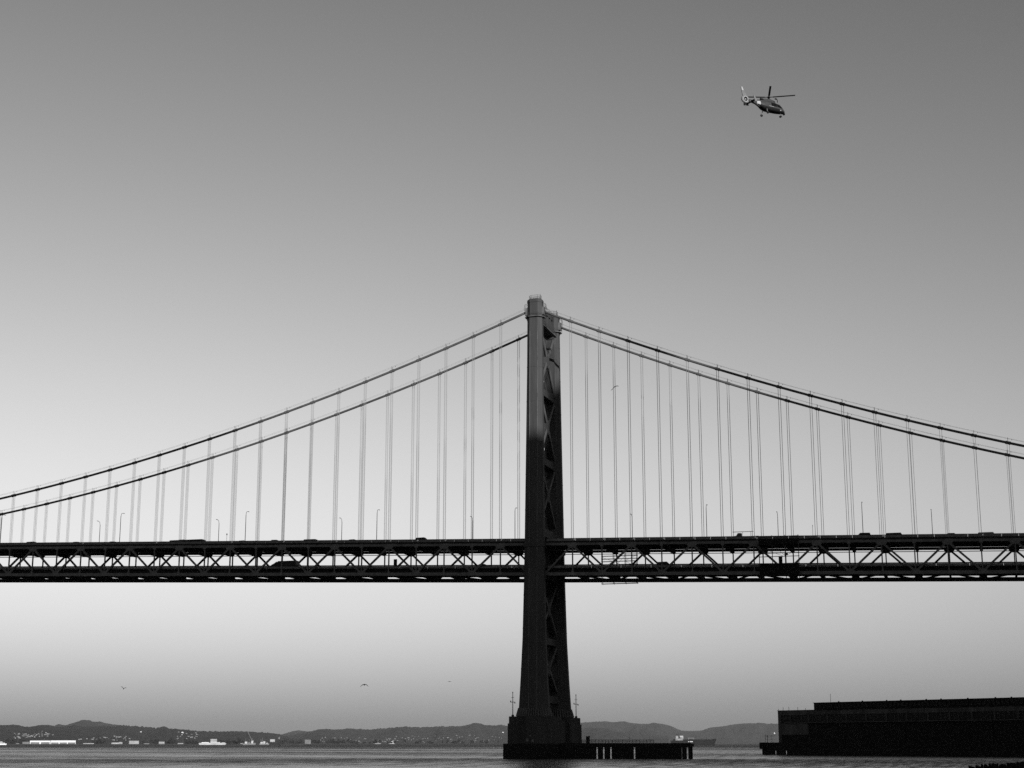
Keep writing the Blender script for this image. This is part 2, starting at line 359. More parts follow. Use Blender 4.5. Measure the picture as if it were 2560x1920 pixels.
# main cables, bands, hangers, hand ropes
XS = {-1: [-(E0+k*P) for k in range(KL+1)], 1: [E0+k*P for k in range(KR+1)]}
for Y in (0, YF):
    for s in (-1, 1):
        xe = XS[s][-1]+s*8
        pts = [(x, Y, zc(x)) for x in [s*2.0+(xe-s*2.0)*i/60 for i in range(61)]]
        cb = MB().tube(pts, .37, 12).build('main_cable', M_CABLE, bridge, True)
        for yy in (-.45, .45):
            MB().tube([(x, Y+yy, zc(x)+1.25) for x, _, _ in pts], .022, 4).build('hand_rope', M_ROPE, cb)
        for x in XS[s]:
            sl = (zc(x+.5)-zc(x-.5)); d = Vector((1,0,sl)).normalized(); c = Vector((x,Y,zc(x)))
            g = MB().tube([c-d*.75, c-d*.7, c-d*.28, c-d*.25, c+d*.25, c+d*.28, c+d*.7, c+d*.75], [.4,.5,.5,.44,.44,.5,.5,.4], 12)
            g.build('cable_band', M_CABLE, cb)
            g = MB()
            for yy in (-.45, .45):
                g.tube([(x, Y+yy*.8, zc(x)+.3), (x, Y+yy, zc(x)+1.45)], .05, 4)
            g.tube([(x+1.1, Y, zc(x)+sl*1.1+.95), (x+1.1, Y, zc(x)+sl*1.1+1.25)], .07, 4)
            g.build('rope_stanchion', M_PIPE, cb)
            g = MB()
            for xx in (-.3, .3):
                for yy in (-.28, .28): g.tube([(x+xx, Y+yy, zc(x)), (x+xx, Y+yy, zt(x)-.2)], .038, 5)
            g.build('hanger', M_ROPE, bridge)

# stiffening trusses
def top_gusset(sc_=1.): return [(-1.5,.42),(-1.5,-.55),(-.95,-1.25),(.95,-1.25),(1.5,-.55),(1.5,.42)]
def bot_gusset(): return [(-1.35,-.5),(-1.35,.25),(-.95,.95),(.95,.95),(1.35,.25),(1.35,-.5)]
me_gt = MB().prism(top_gusset(), -.40, .40).mesh('top_gusset', M_TRUSS)
me_gb = MB().prism(bot_gusset(), -.43, .43).mesh('bottom_gusset', M_TRUSS)
me_gs = MB().prism([(-.45,.42),(-.45,-.8),(.45,-.8),(.45,.42)], -.39, .39).mesh('splice_plate', M_TRUSS)
me_gp = MB().prism([(-.55,-.42),(-.18,.9),(.18,.9),(.55,-.42)], -.44, .44).mesh('post_foot', M_TRUSS)
me_vt = MB().box(-.17, .17, -.2, .2, -DEP+.42, -.37).mesh('truss_post', M_TRUSS)
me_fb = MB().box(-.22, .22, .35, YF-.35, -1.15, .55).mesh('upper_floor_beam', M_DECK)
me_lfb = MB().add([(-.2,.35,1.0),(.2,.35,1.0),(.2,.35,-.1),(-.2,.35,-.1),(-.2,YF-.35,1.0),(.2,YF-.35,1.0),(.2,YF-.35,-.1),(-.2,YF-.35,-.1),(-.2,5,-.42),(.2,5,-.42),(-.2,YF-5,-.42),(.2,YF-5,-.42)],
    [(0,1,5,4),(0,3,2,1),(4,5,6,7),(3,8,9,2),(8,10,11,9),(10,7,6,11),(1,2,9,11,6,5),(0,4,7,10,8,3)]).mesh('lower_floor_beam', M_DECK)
me_mk = MB().box(-.24, .24, -.05, .05, -.24, .24).mesh('marker_plate', mat('marker white', .9, .5, var=0))
for s in (-1, 1):
    xs = XS[s]; xe = xs[-1]+s*6
    A = lambda x, dz, Y: (x, Y, zt(x)+dz)
    for Y in (0, YF):
        MB().beam(A(s*2.7, 0, Y), A(xe, 0, Y), .7, .75).build('top_chord', M_TRUSS, bridge)
        MB().beam(A(s*2.9, -DEP-(.05 if Y == 0 else .12), Y), A(xe, -DEP-(.05 if Y == 0 else .12), Y), .74, .96 if Y == 0 else 1.2).build('bottom_chord', M_TRUSS, bridge)
        md = {}
        for k, x in enumerate(xs):
            z = zt(x)
            put('truss_post', me_vt, bridge, (x, Y, z))
            if k % 2 == 0: put('top_gusset', me_gt, bridge, (x, Y, z)); put('post_foot', me_gp, bridge, (x, Y, z-DEP))
            else: put('splice_plate', me_gs, bridge, (x, Y, z)); put('bottom_gusset', me_gb, bridge, (x, Y, z-DEP))
            if k < len(xs)-1:
                ev = k % 2 == 0
                if ev not in md:
                    dz = zt(xs[k+1])-z
                    p, q = ((0,0,-.3),(s*P,0,dz-DEP+.2)) if ev else ((0,0,-DEP+.2),(s*P,0,dz-.3))
                    md[ev] = MB().beam(p, q, .56, .56, side=(0,1,0)).mesh('truss_diagonal', M_TRUSS)
                put('truss_diagonal', md[ev], bridge, (x, Y, z))
        MB().beam(A(xs[0], -.3, Y), A(s*3.0, -DEP+.4, Y), .5, .5, side=(0,1,0)).build('end_diagonal', M_TRUSS, bridge)
    # decks
    for k, x in enumerate(xs):
        put('upper_floor_beam', me_fb, bridge, (x, 0, zt(x))); put('lower_floor_beam', me_lfb, bridge, (x, 0, zt(x)-DEP))
        if k < len(xs)-1:
            a, b = (x, .6, zt(x)-DEP-.25), (xs[k+1], YF-.6, zt(xs[k+1])-DEP-.25)
            if k % 2: a, b = (x, YF-.6, a[2]), (xs[k+1], .6, b[2])
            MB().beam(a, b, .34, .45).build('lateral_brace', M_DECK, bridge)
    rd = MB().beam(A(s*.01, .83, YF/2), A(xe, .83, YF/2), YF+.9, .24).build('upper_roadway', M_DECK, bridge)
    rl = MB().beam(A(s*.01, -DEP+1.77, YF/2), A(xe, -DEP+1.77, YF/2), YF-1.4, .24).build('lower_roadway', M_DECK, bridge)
    for i in range(6):
        yy = 2.2+(YF-4.4)*i/5
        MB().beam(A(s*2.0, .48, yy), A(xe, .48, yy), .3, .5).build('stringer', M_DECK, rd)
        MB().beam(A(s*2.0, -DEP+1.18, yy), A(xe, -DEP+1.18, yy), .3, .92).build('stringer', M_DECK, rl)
    MB().beam(A(s*.01, 1.28, YF+.55), A(xe, 1.28, YF+.55), .2, .78).build('far_parapet', M_PARA, rd)
    MB().beam(A(s*.01, -DEP+2.3, YF-.9), A(xe, -DEP+2.3, YF-.9), .2, 1.1).build('far_parapet', M_PARA, rl)
    MB().beam(A(s*.01, 1.72, -.5), A(xe, 1.72, -.5), .14, .1).build('top_rail', M_DECK, rd)
    MB().beam(A(s*.01, -DEP+2.72, .75), A(xe, -DEP+2.72, .75), .14, .34).build('guard_rail', M_DECK, rl)
    MB().beam(A(s*.01, .62, -.35), A(xe, .62, -.35), .2, .3).build('edge_beam', M_DECK, rd)
    n = int((abs(xe)-3.4)/4.572)
    L2 = 4.572
    pu = MB().beam((s*.03,0,0), (s*(L2-.04),0,zt(s*L2)-zt(0)), .14, .74).mesh('parapet_panel', M_PARA)
    pl = MB().beam((s*.03,0,0), (s*(L2-.04),0,zt(s*L2)-zt(0)), .14, .62).mesh('parapet_panel', M_PARA)
    for i in range(n):
        x = s*3.4+s*i*L2
        put('parapet_panel', pu, rd, (x, -.55, zt(x)+1.29)); put('parapet_panel', pl, rl, (x, .62, zt(x)-DEP+2.2))
        if i % 2 == 0: MB().box(-.06, .06, -.05, .09, -.75, .3).build('parapet_bracket', M_DECK, rl, loc=(x, .5, zt(x)-DEP+2.2))
    MB().tube([A(s*2.5, -.95, YF-.9), A(xe, -.95, YF-.9)], .12, 6).build('utility_pipe', M_PIPE, bridge)
    MB().tube([A(s*2.5, -1.8, .5), A(xe, -1.8, .5)], .05, 5).build('utility_pipe', M_PIPE, bridge)
for x in (-156.74,-129.31,-102.02,-83.7,-65.52,-47.27,-38.21,-29.01,-10.85,12.26,21.39,30.52,39.65,48.74,66.98,85.26,103.47,130.89):
    put('marker_plate', me_mk, bridge, (x, -.70, zt(x)+1.40))

# ------------------------------------------------------------------ pier of the tower
pier = thing('concrete_pier', 'massive dark concrete pier carrying the bridge tower at the waterline', 'pier', (0,0,0))
def block(hx, ya, yb, z0, z1, ch):
    po = [(hx-ch,ya),(hx,ya+ch),(hx,yb-ch),(hx-ch,yb),(-hx+ch,yb),(-hx,yb-ch),(-hx,ya+ch),(-hx+ch,ya)]
    return MB().prism(po, z0, z1, axis='z')
block(6.75, -8.3, 5.2, 4.3, 10.1, .5).build('pedestal', M_PIER, pier); block(6.75, 15, 28.4, 4.3, 10.1, .5).build('pedestal', M_PIER, pier)
block(6.45, -8.0, 4.9, 10.1, 12.1, .5).build('pedestal_top', M_PIER, pier); block(6.45, 15.3, 28.1, 10.1, 12.1, .5).build('pedestal_top', M_PIER, pier)
block(5.0, 5.2, 15, 4.3, 11.0, .02).build('connecting_wall', M_PIER, pier)
block(7.5, -9.6, 30, -.9, 4.3, .3).build('fender_base', M_TIMB, pier)
for px, py, sz in ((1318,1850,.75),(1331.7,1851,.7),(1326,1839,.5)):
    q = on_y(px, py, -8.35); MB().box(-sz/2, sz/2, -.03, .03, -sz/2, sz/2).build('sign_plate', M_GREY, pier, loc=q)
tm = MB().box(-.40, .40, -.14, .14, -1.0, 4.25).mesh('fender_timber', M_TIMB)
for i in range(18): put('fender_timber', tm, pier, (-7.1+i*.84, -9.8, 0))
for nm, X, Y, lb in (('left', -5.7, -6, 'lattice-armed navigation mast on the left corner of the tower pier'), ('right', 6.0, 24, 'navigation mast with cross arms on the right corner of the tower pier')):
    t = thing('navigation_mast', lb, 'mast', (X, Y, 12.1), 0, 'navigation masts on the pier')
    MB().tube([(0,0,0),(0,0,.5),(0,0,.55),(0,0,6.8)], [.4,.4,.13,.09], 8).build('pole', M_LAMP, t)
    MB().box(-.75, .75, -.07, .07, 4.1, 4.25).box(-.45, .45, -.06, .06, 5.5, 5.6).build('cross_arm', M_LAMP, t)
    MB().tube([(-.65,0,4.25),(-.65,0,4.6)], .14, 6).build('lamp', M_BLACK, t); MB().tube([(.65,0,3.75),(.65,0,4.1)], .14, 6).build('lamp', M_BLACK, t)
    MB().tube([(0,0,6.8),(0,0,7.2)], [.16,.1], 6).build('top_lamp', M_BLACK, t)
# fender dock to the right of the pier
dock = thing('fender_dock', 'long dark timber dock with a railing running right from the tower pier', 'dock', (0,0,0))
MB().box(7.6, 46.2, -1.5, 5.5, 3.45, 4.25).build('dock_deck', M_TIMB, dock)
MB().box(7.6, 46.6, -1.95, -1.5, 3.2, 4.45).build('front_beam', M_TIMB, dock)
gaps = [on_y(px, 1880, -1.9).x for px in (1492.5, 1509, 1527, 1586, 1706, 1718.5)]
edges = [7.5] + [v for g0 in sorted(gaps) for v in (g0-.2, g0+.2)] + [46.2]
for ea, eb in zip(edges[::2], edges[1::2]):
    n = max(1, round((eb-ea)/.84)); wd = (eb-ea)/n
    pm = MB().box(-wd/2+.015, wd/2-.015, -.14, .14, -1.0, 3.35).mesh('fender_timber', M_TIMB)
    for i in range(n): put('fender_timber', pm, dock, (ea+(i+.5)*wd, -1.7, 0))
for X in (10, 18.2, 21.1, 24, 28, 32, 36, 40.5, 43, 45.6):
    for Yp in (1.5, 4.6):
        if all(abs(X-(g0-.27*(Yp+1.9))) > .7 for g0 in gaps): MB().tube([(X,Yp,-1),(X,Yp,3.5)], .28, 8).build('pile', M_TIMB, dock)
g = MB()
for h in (.5, .8, 1.1): g.tube([(12,-1.2,4.25+h),(35.5,-1.2,4.25+h)], .06, 4)
for k in range(24): g.tube([(12+k*1.0217,-1.2,4.2),(12+k*1.0217,-1.2,5.37)], .06, 4)
g.build('railing', M_PIPE, dock)
MB().box(15.2, 16.1, -.6, .3, 4.25, 6.3).box(15.1, 16.2, -.7, .4, 6.3, 6.4).build('cabinet', M_TIMB, dock)
MB().tube([(28.3,-1,4.25),(28.3,-1,7.0)], .06, 5).build('light_pole', M_PALE, dock)

# ------------------------------------------------------------------ street lamps on the upper deck
me_pole = MB().tube([(0,0,0),(0,0,.5),(0,0,.55),(0,0,9.3),(.25,0,10.1),(.7,0,10.45),(1.5,0,10.55)], [.18,.18,.11,.085,.07,.06,.05], 6).mesh('pole', M_LAMP)
me_head = MB().box(1.3, 2.1, -.13, .13, 10.48, 10.60).mesh('lamp_head', M_LAMP)
NL = [(-189,1),(-143.3,1),(-97.61,1),(-52.1,1),(-6.66,1),(7.12,1),(52.6,1),(97.9,1),(143.2,1)]
FL = [(-209,-1),(-163.59,-1),(-117.82,-1),(-72.74,-1),(-27.17,-1),(25.6,-1),(71.1,-1),(116.7,-1)]
wl = ['far left edge','left part of the bridge','left part of the bridge','left half of the bridge, middle','close to the tower','close to the tower','right half of the bridge','right part of the bridge','right edge']
for i, (X, sgn) in enumerate(NL+FL):
    nearside = i < len(NL)
    Y = -.35 if nearside else YF+.4
    where = 'left of' if X < 0 else 'right of'
    same = sorted([abs(q[0]) for q in (NL if nearside else FL) if (q[0] < 0) == (X < 0)]); rank = same.index(abs(X))+1
    od = ['first','second','third','fourth','fifth'][rank-1]
    t = thing('street_lamp', f"slender {'taller-looking' if nearside else 'shorter-looking'} lamp on the upper deck, {od} {where} the tower on its {'near' if nearside else 'far'} side", 'street lamp', (X, Y, zt(X)+.95), R(62) if nearside and X < 10 else (R(80) if nearside else R(180+62 if X < 0 else 262)), 'street lamps along the upper deck')
    t.rotation_euler[2] = R(90) if nearside else R(-90)
    put('pole', me_pole, t); put('lamp_head', me_head, t)

# ------------------------------------------------------------------ vehicles
def make_car(kind, m):
    L, W, H = {'sedan': (4.6,1.8,1.45), 'suv': (4.8,1.95,1.85), 'van': (5.6,2.05,2.4)}[kind]
    prof = {'sedan': [(-2.3,.35),(-2.3,.85),(-1.9,.98),(-1.2,1.42),(.5,1.45),(1.25,.98),(2.2,.82),(2.3,.4)],
            'suv': [(-2.4,.4),(-2.4,1.1),(-2.15,1.8),(.6,1.85),(1.3,1.15),(2.3,1.0),(2.4,.45)],
            'van': [(-2.8,.4),(-2.8,2.3),(-2.6,2.4),(1.4,2.4),(2.1,1.35),(2.75,1.15),(2.8,.45)]}[kind]
    t = thing('car' if kind != 'van' else 'van', 'x', 'car' if kind != 'van' else 'van')
    n = len(prof); cx = sum(a for a, b in prof)/n
    rings = []
    for y, sq in ((-W/2, .9), (-W/2+.12, 1), (W/2-.12, 1), (W/2, .9)): rings.append([(cx+(a-cx)*(1 if b < 1.2 else .5+.5*sq), y*(1 if b < 1.2 else .86), b) for a, b in prof])
    MB().loft(rings).build('body', m, t)
    zw0, zw1 = {'sedan': (1.0,1.36), 'suv': (1.15,1.7), 'van': (1.35,2.0)}[kind]
    xa, xb = {'sedan': (-1.3,.75), 'suv': (-2.0,.75), 'van': (-.6,1.4)}[kind]
    for sgn in (-1, 1): MB().prism([(xa,zw0),(xa+.3,zw1),(xb-.45,zw1),(xb,zw0)], sgn*(W/2-.1), sgn*(W/2-.02)).build('side_window', M_GLASS, t)
    for xx in (-L*.3, L*.31):
        for sgn in (-1, 1): MB().tube([(xx, sgn*(W/2-.22), .33), (xx, sgn*(W/2+.01), .33)], .33, 12).build('wheel', M_BLACK, t)
    for sgn in (-1, 1): MB().box(L/2-.06, L/2+.01, sgn*.55-.2, sgn*.55+.2, .62, .76).build('headlight', M_PALE, t)
    return t
protos = {}
CARS = [(-178.9,6.0,'suv',0,1,'dark sport utility car on the upper deck, nearest the left edge'),(-162.4,4.2,'sedan',1,0,'grey car on the upper deck, second from the left edge'),
 (-148.6,4.2,'sedan',0,0,'dark sedan on the upper deck just left of the leftmost near lamp'),(-100.3,4.2,'sedan',2,1,'light sedan on the upper deck just left of the long bus\'s right-hand lamp'),
 (-89.4,3.4,'sedan',0,0,'dark low car on the upper deck above the box truck'),(-77.2,10.5,'van',0,0,'dark van on the upper deck to the right of the box truck'),
 (-61.7,3.8,'sedan',1,1,'grey sedan on the upper deck midway between bus and tower'),(-38.1,3.6,'suv',0,1,'dark car on the upper deck nearest the tower on its left'),
 (97.4,3.8,'suv',0,0,'dark car under the tall lamp on the right half of the upper deck'),(106.9,9.0,'van',0,1,'dark van on the right half of the upper deck, right of the tall lamp'),
 (121.9,3.4,'sedan',1,0,'grey low car on the upper deck, second from the right edge'),(132.4,10.0,'van',2,1,'pale van on the upper deck, nearest the right edge')]
LOW = [(-17.9,3.2,'sedan',0,1,'dark car on the lower deck close to the left of the tower'),(39.2,3.2,'suv',1,1,'grey car on the lower deck right of the tower scaffold')]
for low, lst in ((0, CARS), (1, LOW)):
    for X, Y, kind, mi, face, lb in lst:
        X = CAM.x+(X-CAM.x)*(Y-CAM.y)/(4-CAM.y) if not low else X
        z = zt(X)+(-DEP+1.9 if low else .96)
        key = (kind, mi)
        rz = 0 if face else math.pi
        if key not in protos:
            t = make_car(kind, M_CAR[mi]); protos[key] = t; t.location = (X, Y, z); t.rotation_euler = (0, 0, rz); t['label'] = lb; t['group'] = 'cars on the bridge'
        else: dup(protos[key], (X, Y, z), rz, lb, 'cars on the bridge')
X = -123.5
t = thing('bus', 'long flat-roofed dark bus on the upper deck at left', 'bus', (X, 9.5, zt(X)+.96))
MB().prism([(-6.1,.4),(-6.1,2.2),(-5.9,2.42),(5.9,2.42),(6.1,2.1),(6.15,.4)], -1.27, 1.27).build('body', M_CAR[0], t)
for k in range(7): MB().box(-5.5+k*1.6, -4.1+k*1.6, -1.3, -1.25, 1.35, 2.1).build('side_window', M_GLASS, t)
for xx in (-3.8, 3.9):
    for sgn in (-1, 1): MB().tube([(xx, sgn*1.0, .48), (xx, sgn*1.28, .48)], .48, 12).build('wheel', M_BLACK, t)
MB().box(-3, -1, -.7, .7, 2.42, 2.6).build('roof_unit', M_CAR[0], t)
X = -86
t = thing('box_truck', 'dark box truck with a sloped nose on the lower deck at left', 'truck', (X, 5.5, zt(X)-DEP+1.9), math.pi)
MB().box(-4.4, 2.0, -1.25, 1.25, .9, 2.85).build('cargo_box', M_CAR[0], t)
MB().prism([(2.05,.5),(2.05,2.6),(2.5,2.7),(3.4,2.1),(4.3,1.7),(4.5,.5)], -1.15, 1.15).build('cab', M_CAR[0], t)
MB().prism([(2.7,1.75),(2.7,2.35),(3.25,1.95)], -1.18, 1.18).build('cab_window', M_GLASS, t)
MB().box(-4.4, 2.05, -.5, .5, .55, .9).build('chassis', M_BLACK, t)
for xx in (-2.7, 3.3):
    for sgn in (-1, 1): MB().tube([(xx, sgn*.85, .48), (xx, sgn*1.2, .48)], .48, 12).build('wheel', M_BLACK, t)
X = 64
t = thing('flatbed_truck', 'work truck with a raised flat arrow board on the upper deck by the scaffold', 'truck', (X, 2.6, zt(X)+.96), math.pi)
MB().box(-3.6, 1.4, -1.1, 1.1, .8, 1.05).build('flat_bed', M_CAR[0], t)
MB().prism([(1.45,.5),(1.45,2.0),(2.5,2.05),(3.0,1.3),(3.9,1.15),(3.95,.5)], -1.0, 1.0).build('cab', M_CAR[1], t)
MB().box(-2.0, 4.2, -.06, .06, 2.45, 2.6).tube([(-1.2,0,1),(-1.2,0,2.5)], .06, 5).tube([(1.2,0,1.9),(1.2,0,2.5)], .05, 5).build('raised_board', M_CAR[0], t)
for xx in (-2.3, 2.9):
    for sgn in (-1, 1): MB().tube([(xx, sgn*.8, .42), (xx, sgn*1.1, .42)], .42, 12).build('wheel', M_BLACK, t)

# small deck furniture
def post_sign(name, label, cat, X, Y, z, h, wd, ht):
    t = thing(name, label, cat, (X, Y, z)); MB().tube([(0,0,0),(0,0,h)], .05, 5).build('post', M_LAMP, t)
    MB().box(-wd/2, wd/2, -.08, .08, h-ht, h).build('board', M_BLACK, t); return t
post_sign('beacon_post', 'short beacon post on the upper deck left of the second left lamp', 'beacon', -104.2, -.3, zt(-104)+1.6, 2.6, .3, .5)
post_sign('aerial_post', 'bare aerial post on the upper deck right of the scaffold', 'aerial', 83.6, -.3, zt(83)+1.6, 3.2, .12, .4)
post_sign('portable_sign', 'tall dark portable sign standing on the lower deck left of the tower', 'sign', -47.7, 5, zt(-47.7)-DEP+1.9, 3.3, 1.1, 2.5)
post_sign('deck_sign', 'square dark sign on a post on the lower deck inside the right scaffold', 'sign', 74.6, 9, zt(74)-DEP+1.9, 4.9, 1.0, .7)
t = thing('equipment_cabinet', 'dark equipment cabinet on the lower deck inside the right scaffold', 'cabinet', (73.0, 8, zt(73)-DEP+1.9))
MB().box(-.5, .5, -.5, .5, 0, 3.6).box(-.56, .56, -.56, .56, 3.6, 3.7).build('case', M_BLACK, t); MB().box(-.4, .4, -.53, -.5, .2, 3.3).build('cabinet_door', M_DARK, t)

# scaffolds
def scaffold(label, xs, Y0, Y1, zlo, zhi, levels, braces, tarps):
    t = thing('scaffold', label, 'scaffold', (xs[0], Y0, zlo), 0, 'repair scaffolds on the truss')
    ox, oz = xs[0], zlo
    for x in xs:
        for y in (0, Y1-Y0): MB().tube([(x-ox, y, 0), (x-ox, y, zhi-zlo)], .09, 5).build('upright', M_PIPE, t)
    for z in levels:
        for y in (0, Y1-Y0): MB().tube([(-.2, y, z-oz), (xs[-1]-ox+.2, y, z-oz)], .07, 5).build('ledger', M_PIPE, t)
    for (xa, za, xb, zb) in braces: MB().tube([(xa-ox, 0, za-oz), (xb-ox, 0, zb-oz)], .045, 5).build('brace', M_PIPE, t)
    for (xa, xb, za, zb) in tarps:
        n = 14; V = []; F = []
        for i in range(n+1):
            x = xa+(xb-xa)*i/n
            for z in (za, zb):
                dy = -.25+.1*math.sin(i*1.7)
                V += [(x-ox, dy, z-oz), (x-ox, dy+.05, z-oz)]
        for i in range(n):
            a = i*4; b = a+4; F += [(a, b, b+2, a+2), (a+1, a+3, b+3, b+1), (a, a+1, b+1, b), (a+2, b+2, b+3, a+3)]
        F += [(0,2,3,1), (n*4, n*4+1, n*4+3, n*4+2)]
        MB().add(V, F).build('netting', M_TARP, t)
    MB().box(0, xs[-1]-ox, 0, Y1-Y0, levels[0]-oz-.06, levels[0]-oz).build('work_platform', M_TIMB, t)
    return t
scaffold('tube scaffold hanging below the deck just right of the tower', [15.4,19.1,22.9,26.6], 21.4, 22.8, 53.0, 62.9, [53.2,57.9,59.2,60.2,61.0,61.9],
    [(15.4,61.6,22.9,58.6),(15.4,57.9,19.1,60.2),(19.1,57.9,22.9,61.8),(22.9,60.2,26.6,61.9),(22.9,60.2,26.6,58.2)], [])
scaffold('netted repair scaffold wrapped around the truss on the right half of the bridge', [68.0,71.8,75.6,79.4], -1.5, -.95, 51.0, 63.6, [52.6,55.3,57.4,58.4,59.4,61.0,63.3],
    [(68,60.2,75.6,57.2),(71.8,61,75.6,57.4),(75.6,57.5,79.4,59.4),(68,62.8,71.8,60.6)], [(68,79.4,51.6,55.4),(68,79.4,60.9,62.5)])

# ------------------------------------------------------------------ pier shed at right
A0 = Vector((49.9, 172.8, 0)); DIR = Vector((91.1, -65.1, 0)).normalized(); BK = Vector((-DIR.y, DIR.x, 0))
shed = thing('pier_shed', 'long dark two-level waterfront warehouse on the right', 'warehouse', A0, math.atan2(DIR.y, DIR.x))
Ls = 178
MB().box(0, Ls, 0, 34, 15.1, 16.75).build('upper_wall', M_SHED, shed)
MB().box(0, Ls, .5, 34, 4.5, 12.0).build('lower_wall', M_DARK, shed)  # near-black colour also carries the shade of the loading recess
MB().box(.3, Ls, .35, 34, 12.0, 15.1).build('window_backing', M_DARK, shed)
MB().box(0, 1.5, 0, .5, 4.5, 15.1).build('corner_pier', M_SHED, shed)
MB().box(1.5, 15.4, .05, .5, 7.6, 12.0).build('wall_panel', M_SHED, shed)
MB().box(3.4, Ls, -.45, .35, 12.05, 12.35).build('ledge', M_SHED, shed)
MB().box(-.15, Ls, -.15, 34.1, 16.75, 16.95).build('roof_edge', M_DARK, shed)
bay = 9.35
me_pil = MB().box(-.28, .28, 0, .36, 12.35, 15.1).mesh('pilaster', M_SHED)
me_win = MB().box(-.72, .72, .2, .34, 12.5, 15.0).mesh('window', M_GLASS)
me_mul = MB().box(-.09, .09, .12, .34, 12.4, 15.08).mesh('mullion', M_SHED)
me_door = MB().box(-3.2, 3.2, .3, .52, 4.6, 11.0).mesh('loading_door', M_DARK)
me_uw = MB().box(-.62, .62, 3.82, 3.98, 17.5, 19.0).mesh('clerestory_window', M_GLASS)
me_um = MB().box(-.12, .12, 3.75, 3.98, 17.0, 19.4).mesh('clerestory_post', M_DARK)
xb = 6.4 - bay
for k in range(19):
    x = xb+k*bay
    if x > .5: put('pilaster', me_pil, shed, (x, 0, 0))
    for i in range(5):
        xx = x+(i+.5)*bay/5
        if 1.7 < xx < Ls-1: put('window', me_win, shed, (xx, 0, 0))
        if i and 1.7 < x+i*bay/5 < Ls: put('mullion', me_mul, shed, (x+i*bay/5, 0, 0))
        if 16 < xx < Ls-1: put('clerestory_window', me_uw, shed, (xx, 0, 0))
    if 16 < x < Ls-6:
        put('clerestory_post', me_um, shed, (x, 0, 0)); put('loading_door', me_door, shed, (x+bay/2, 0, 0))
MB().box(15.2, Ls, 4.0, 28, 16.95, 19.55).build('clerestory', M_DARK, shed)
MB().box(15.0, Ls, 3.7, 28.3, 19.55, 19.75).build('clerestory_roof', M_DARK, shed)
for x, h in ((2.6,1.3),(5.6,1.4),(10.2,1.2),(14.2,.7),(.2,.7)): MB().tube([(x,.3,16.9),(x,.3,16.9+h)], .08, 5).build('roof_post', M_LAMP, shed)
MB().tube([(22,6,19.7),(22,6,23)], .07, 5).build('antenna', M_LAMP, shed)
for k in range(11): MB().tube([(26+k*9.5+(k*37 % 5),6,19.7),(26+k*9.5+(k*37 % 5),6,20.1)], .3, 8).build('roof_vent', M_DARK, shed)
wharf = thing('wharf', 'dark timber wharf on piles carrying the warehouse', 'wharf', A0, math.atan2(DIR.y, DIR.x))
MB().box(-6.2, Ls, -3.2, 40, 3.2, 4.5).build('wharf_deck', M_TIMB, wharf)
MB().box(-6.9, -5.0, -3.7, 12, 2.2, 4.7).build('end_fender', M_TIMB, wharf)
me_wh = MB().box(-.9, .25, -.2, .2, -1, 3.2).box(.25, .9, -.2, .2, 1.6, 3.2).mesh('wharf_sheeting', M_TIMB)
me_wp = MB().box(-.9, .9, -.2, .2, -1, 3.2).mesh('wharf_sheeting', M_TIMB)
for k in range(int((Ls+5)/1.84)):
    x = -5.2+k*1.84
    put('wharf_sheeting', me_wh if k in (3, 6) else me_wp, wharf, (x, -2.9, 0))
g = MB()
for x in (-4.6, -3.6, -1.2): g.tube([(x,-2.6,4.4),(x,-2.6,7.6)], .07 if x != -3.6 else .12, 5)
g.tube([(-5,-2.6,7.2),(1,-2.6,7.2)], .05, 4); g.tube([(-5,-2.6,5.9),(1,-2.6,5.9)], .025, 4)
g.build('fence', M_LAMP, wharf)

# old pilings near the right corner
pil = [(2425+i*6.2+random.uniform(-1.5,1.5), 1911+random.uniform(-1.5,4)+(5 if i < 5 else 0), 195+random.uniform(-4,6)) for i in range(15)]
pil += [(2521,1908.5,190),(2526,1908,192),(2531,1908.2,189),(2536,1909,192),(2546,1907,186),(2550,1906,188),(2554,1905.5,185),(2558,1905,187),(2563,1905,186)]
od2 = ['first','second','third','fourth','fifth','sixth','seventh','eighth','ninth','tenth','eleventh','twelfth','thirteenth','fourteenth','fifteenth','sixteenth','seventeenth','eighteenth','nineteenth','twentieth','twenty-first','twenty-second','twenty-third','twenty-fourth']
pil.sort()
for i, (px, py, d) in enumerate(pil):
    p = at(px, py, d); r = random.uniform(.17, .24) if i < 15 else .27
    n = 9; rings = []
    for z, k in ((-1.1,1.05),(0,1.08),(p.z*.6,1),(p.z-.12,.97),(p.z+random.uniform(-.02,.1),.72)):
        rings.append([(r*k*(1+.1*math.sin(3*a+i))*math.cos(a), r*k*(1+.1*math.cos(2*a+i))*math.sin(a), z+(.08*math.sin(a+i) if z > 1 else 0)) for a in [2*math.pi*q/n for q in range(n)]])
    o = MB().loft(rings).build('wooden_piling', M_TIMB, None, loc=(p.x, p.y, 0))
    o.rotation_euler = (random.uniform(-.02,.02), random.uniform(-.03,.03), random.uniform(0,6))
    tag(o, f'old wooden piling in the lower right corner, {od2[i]} counted from the left', 'piling', 'old pilings in the water')

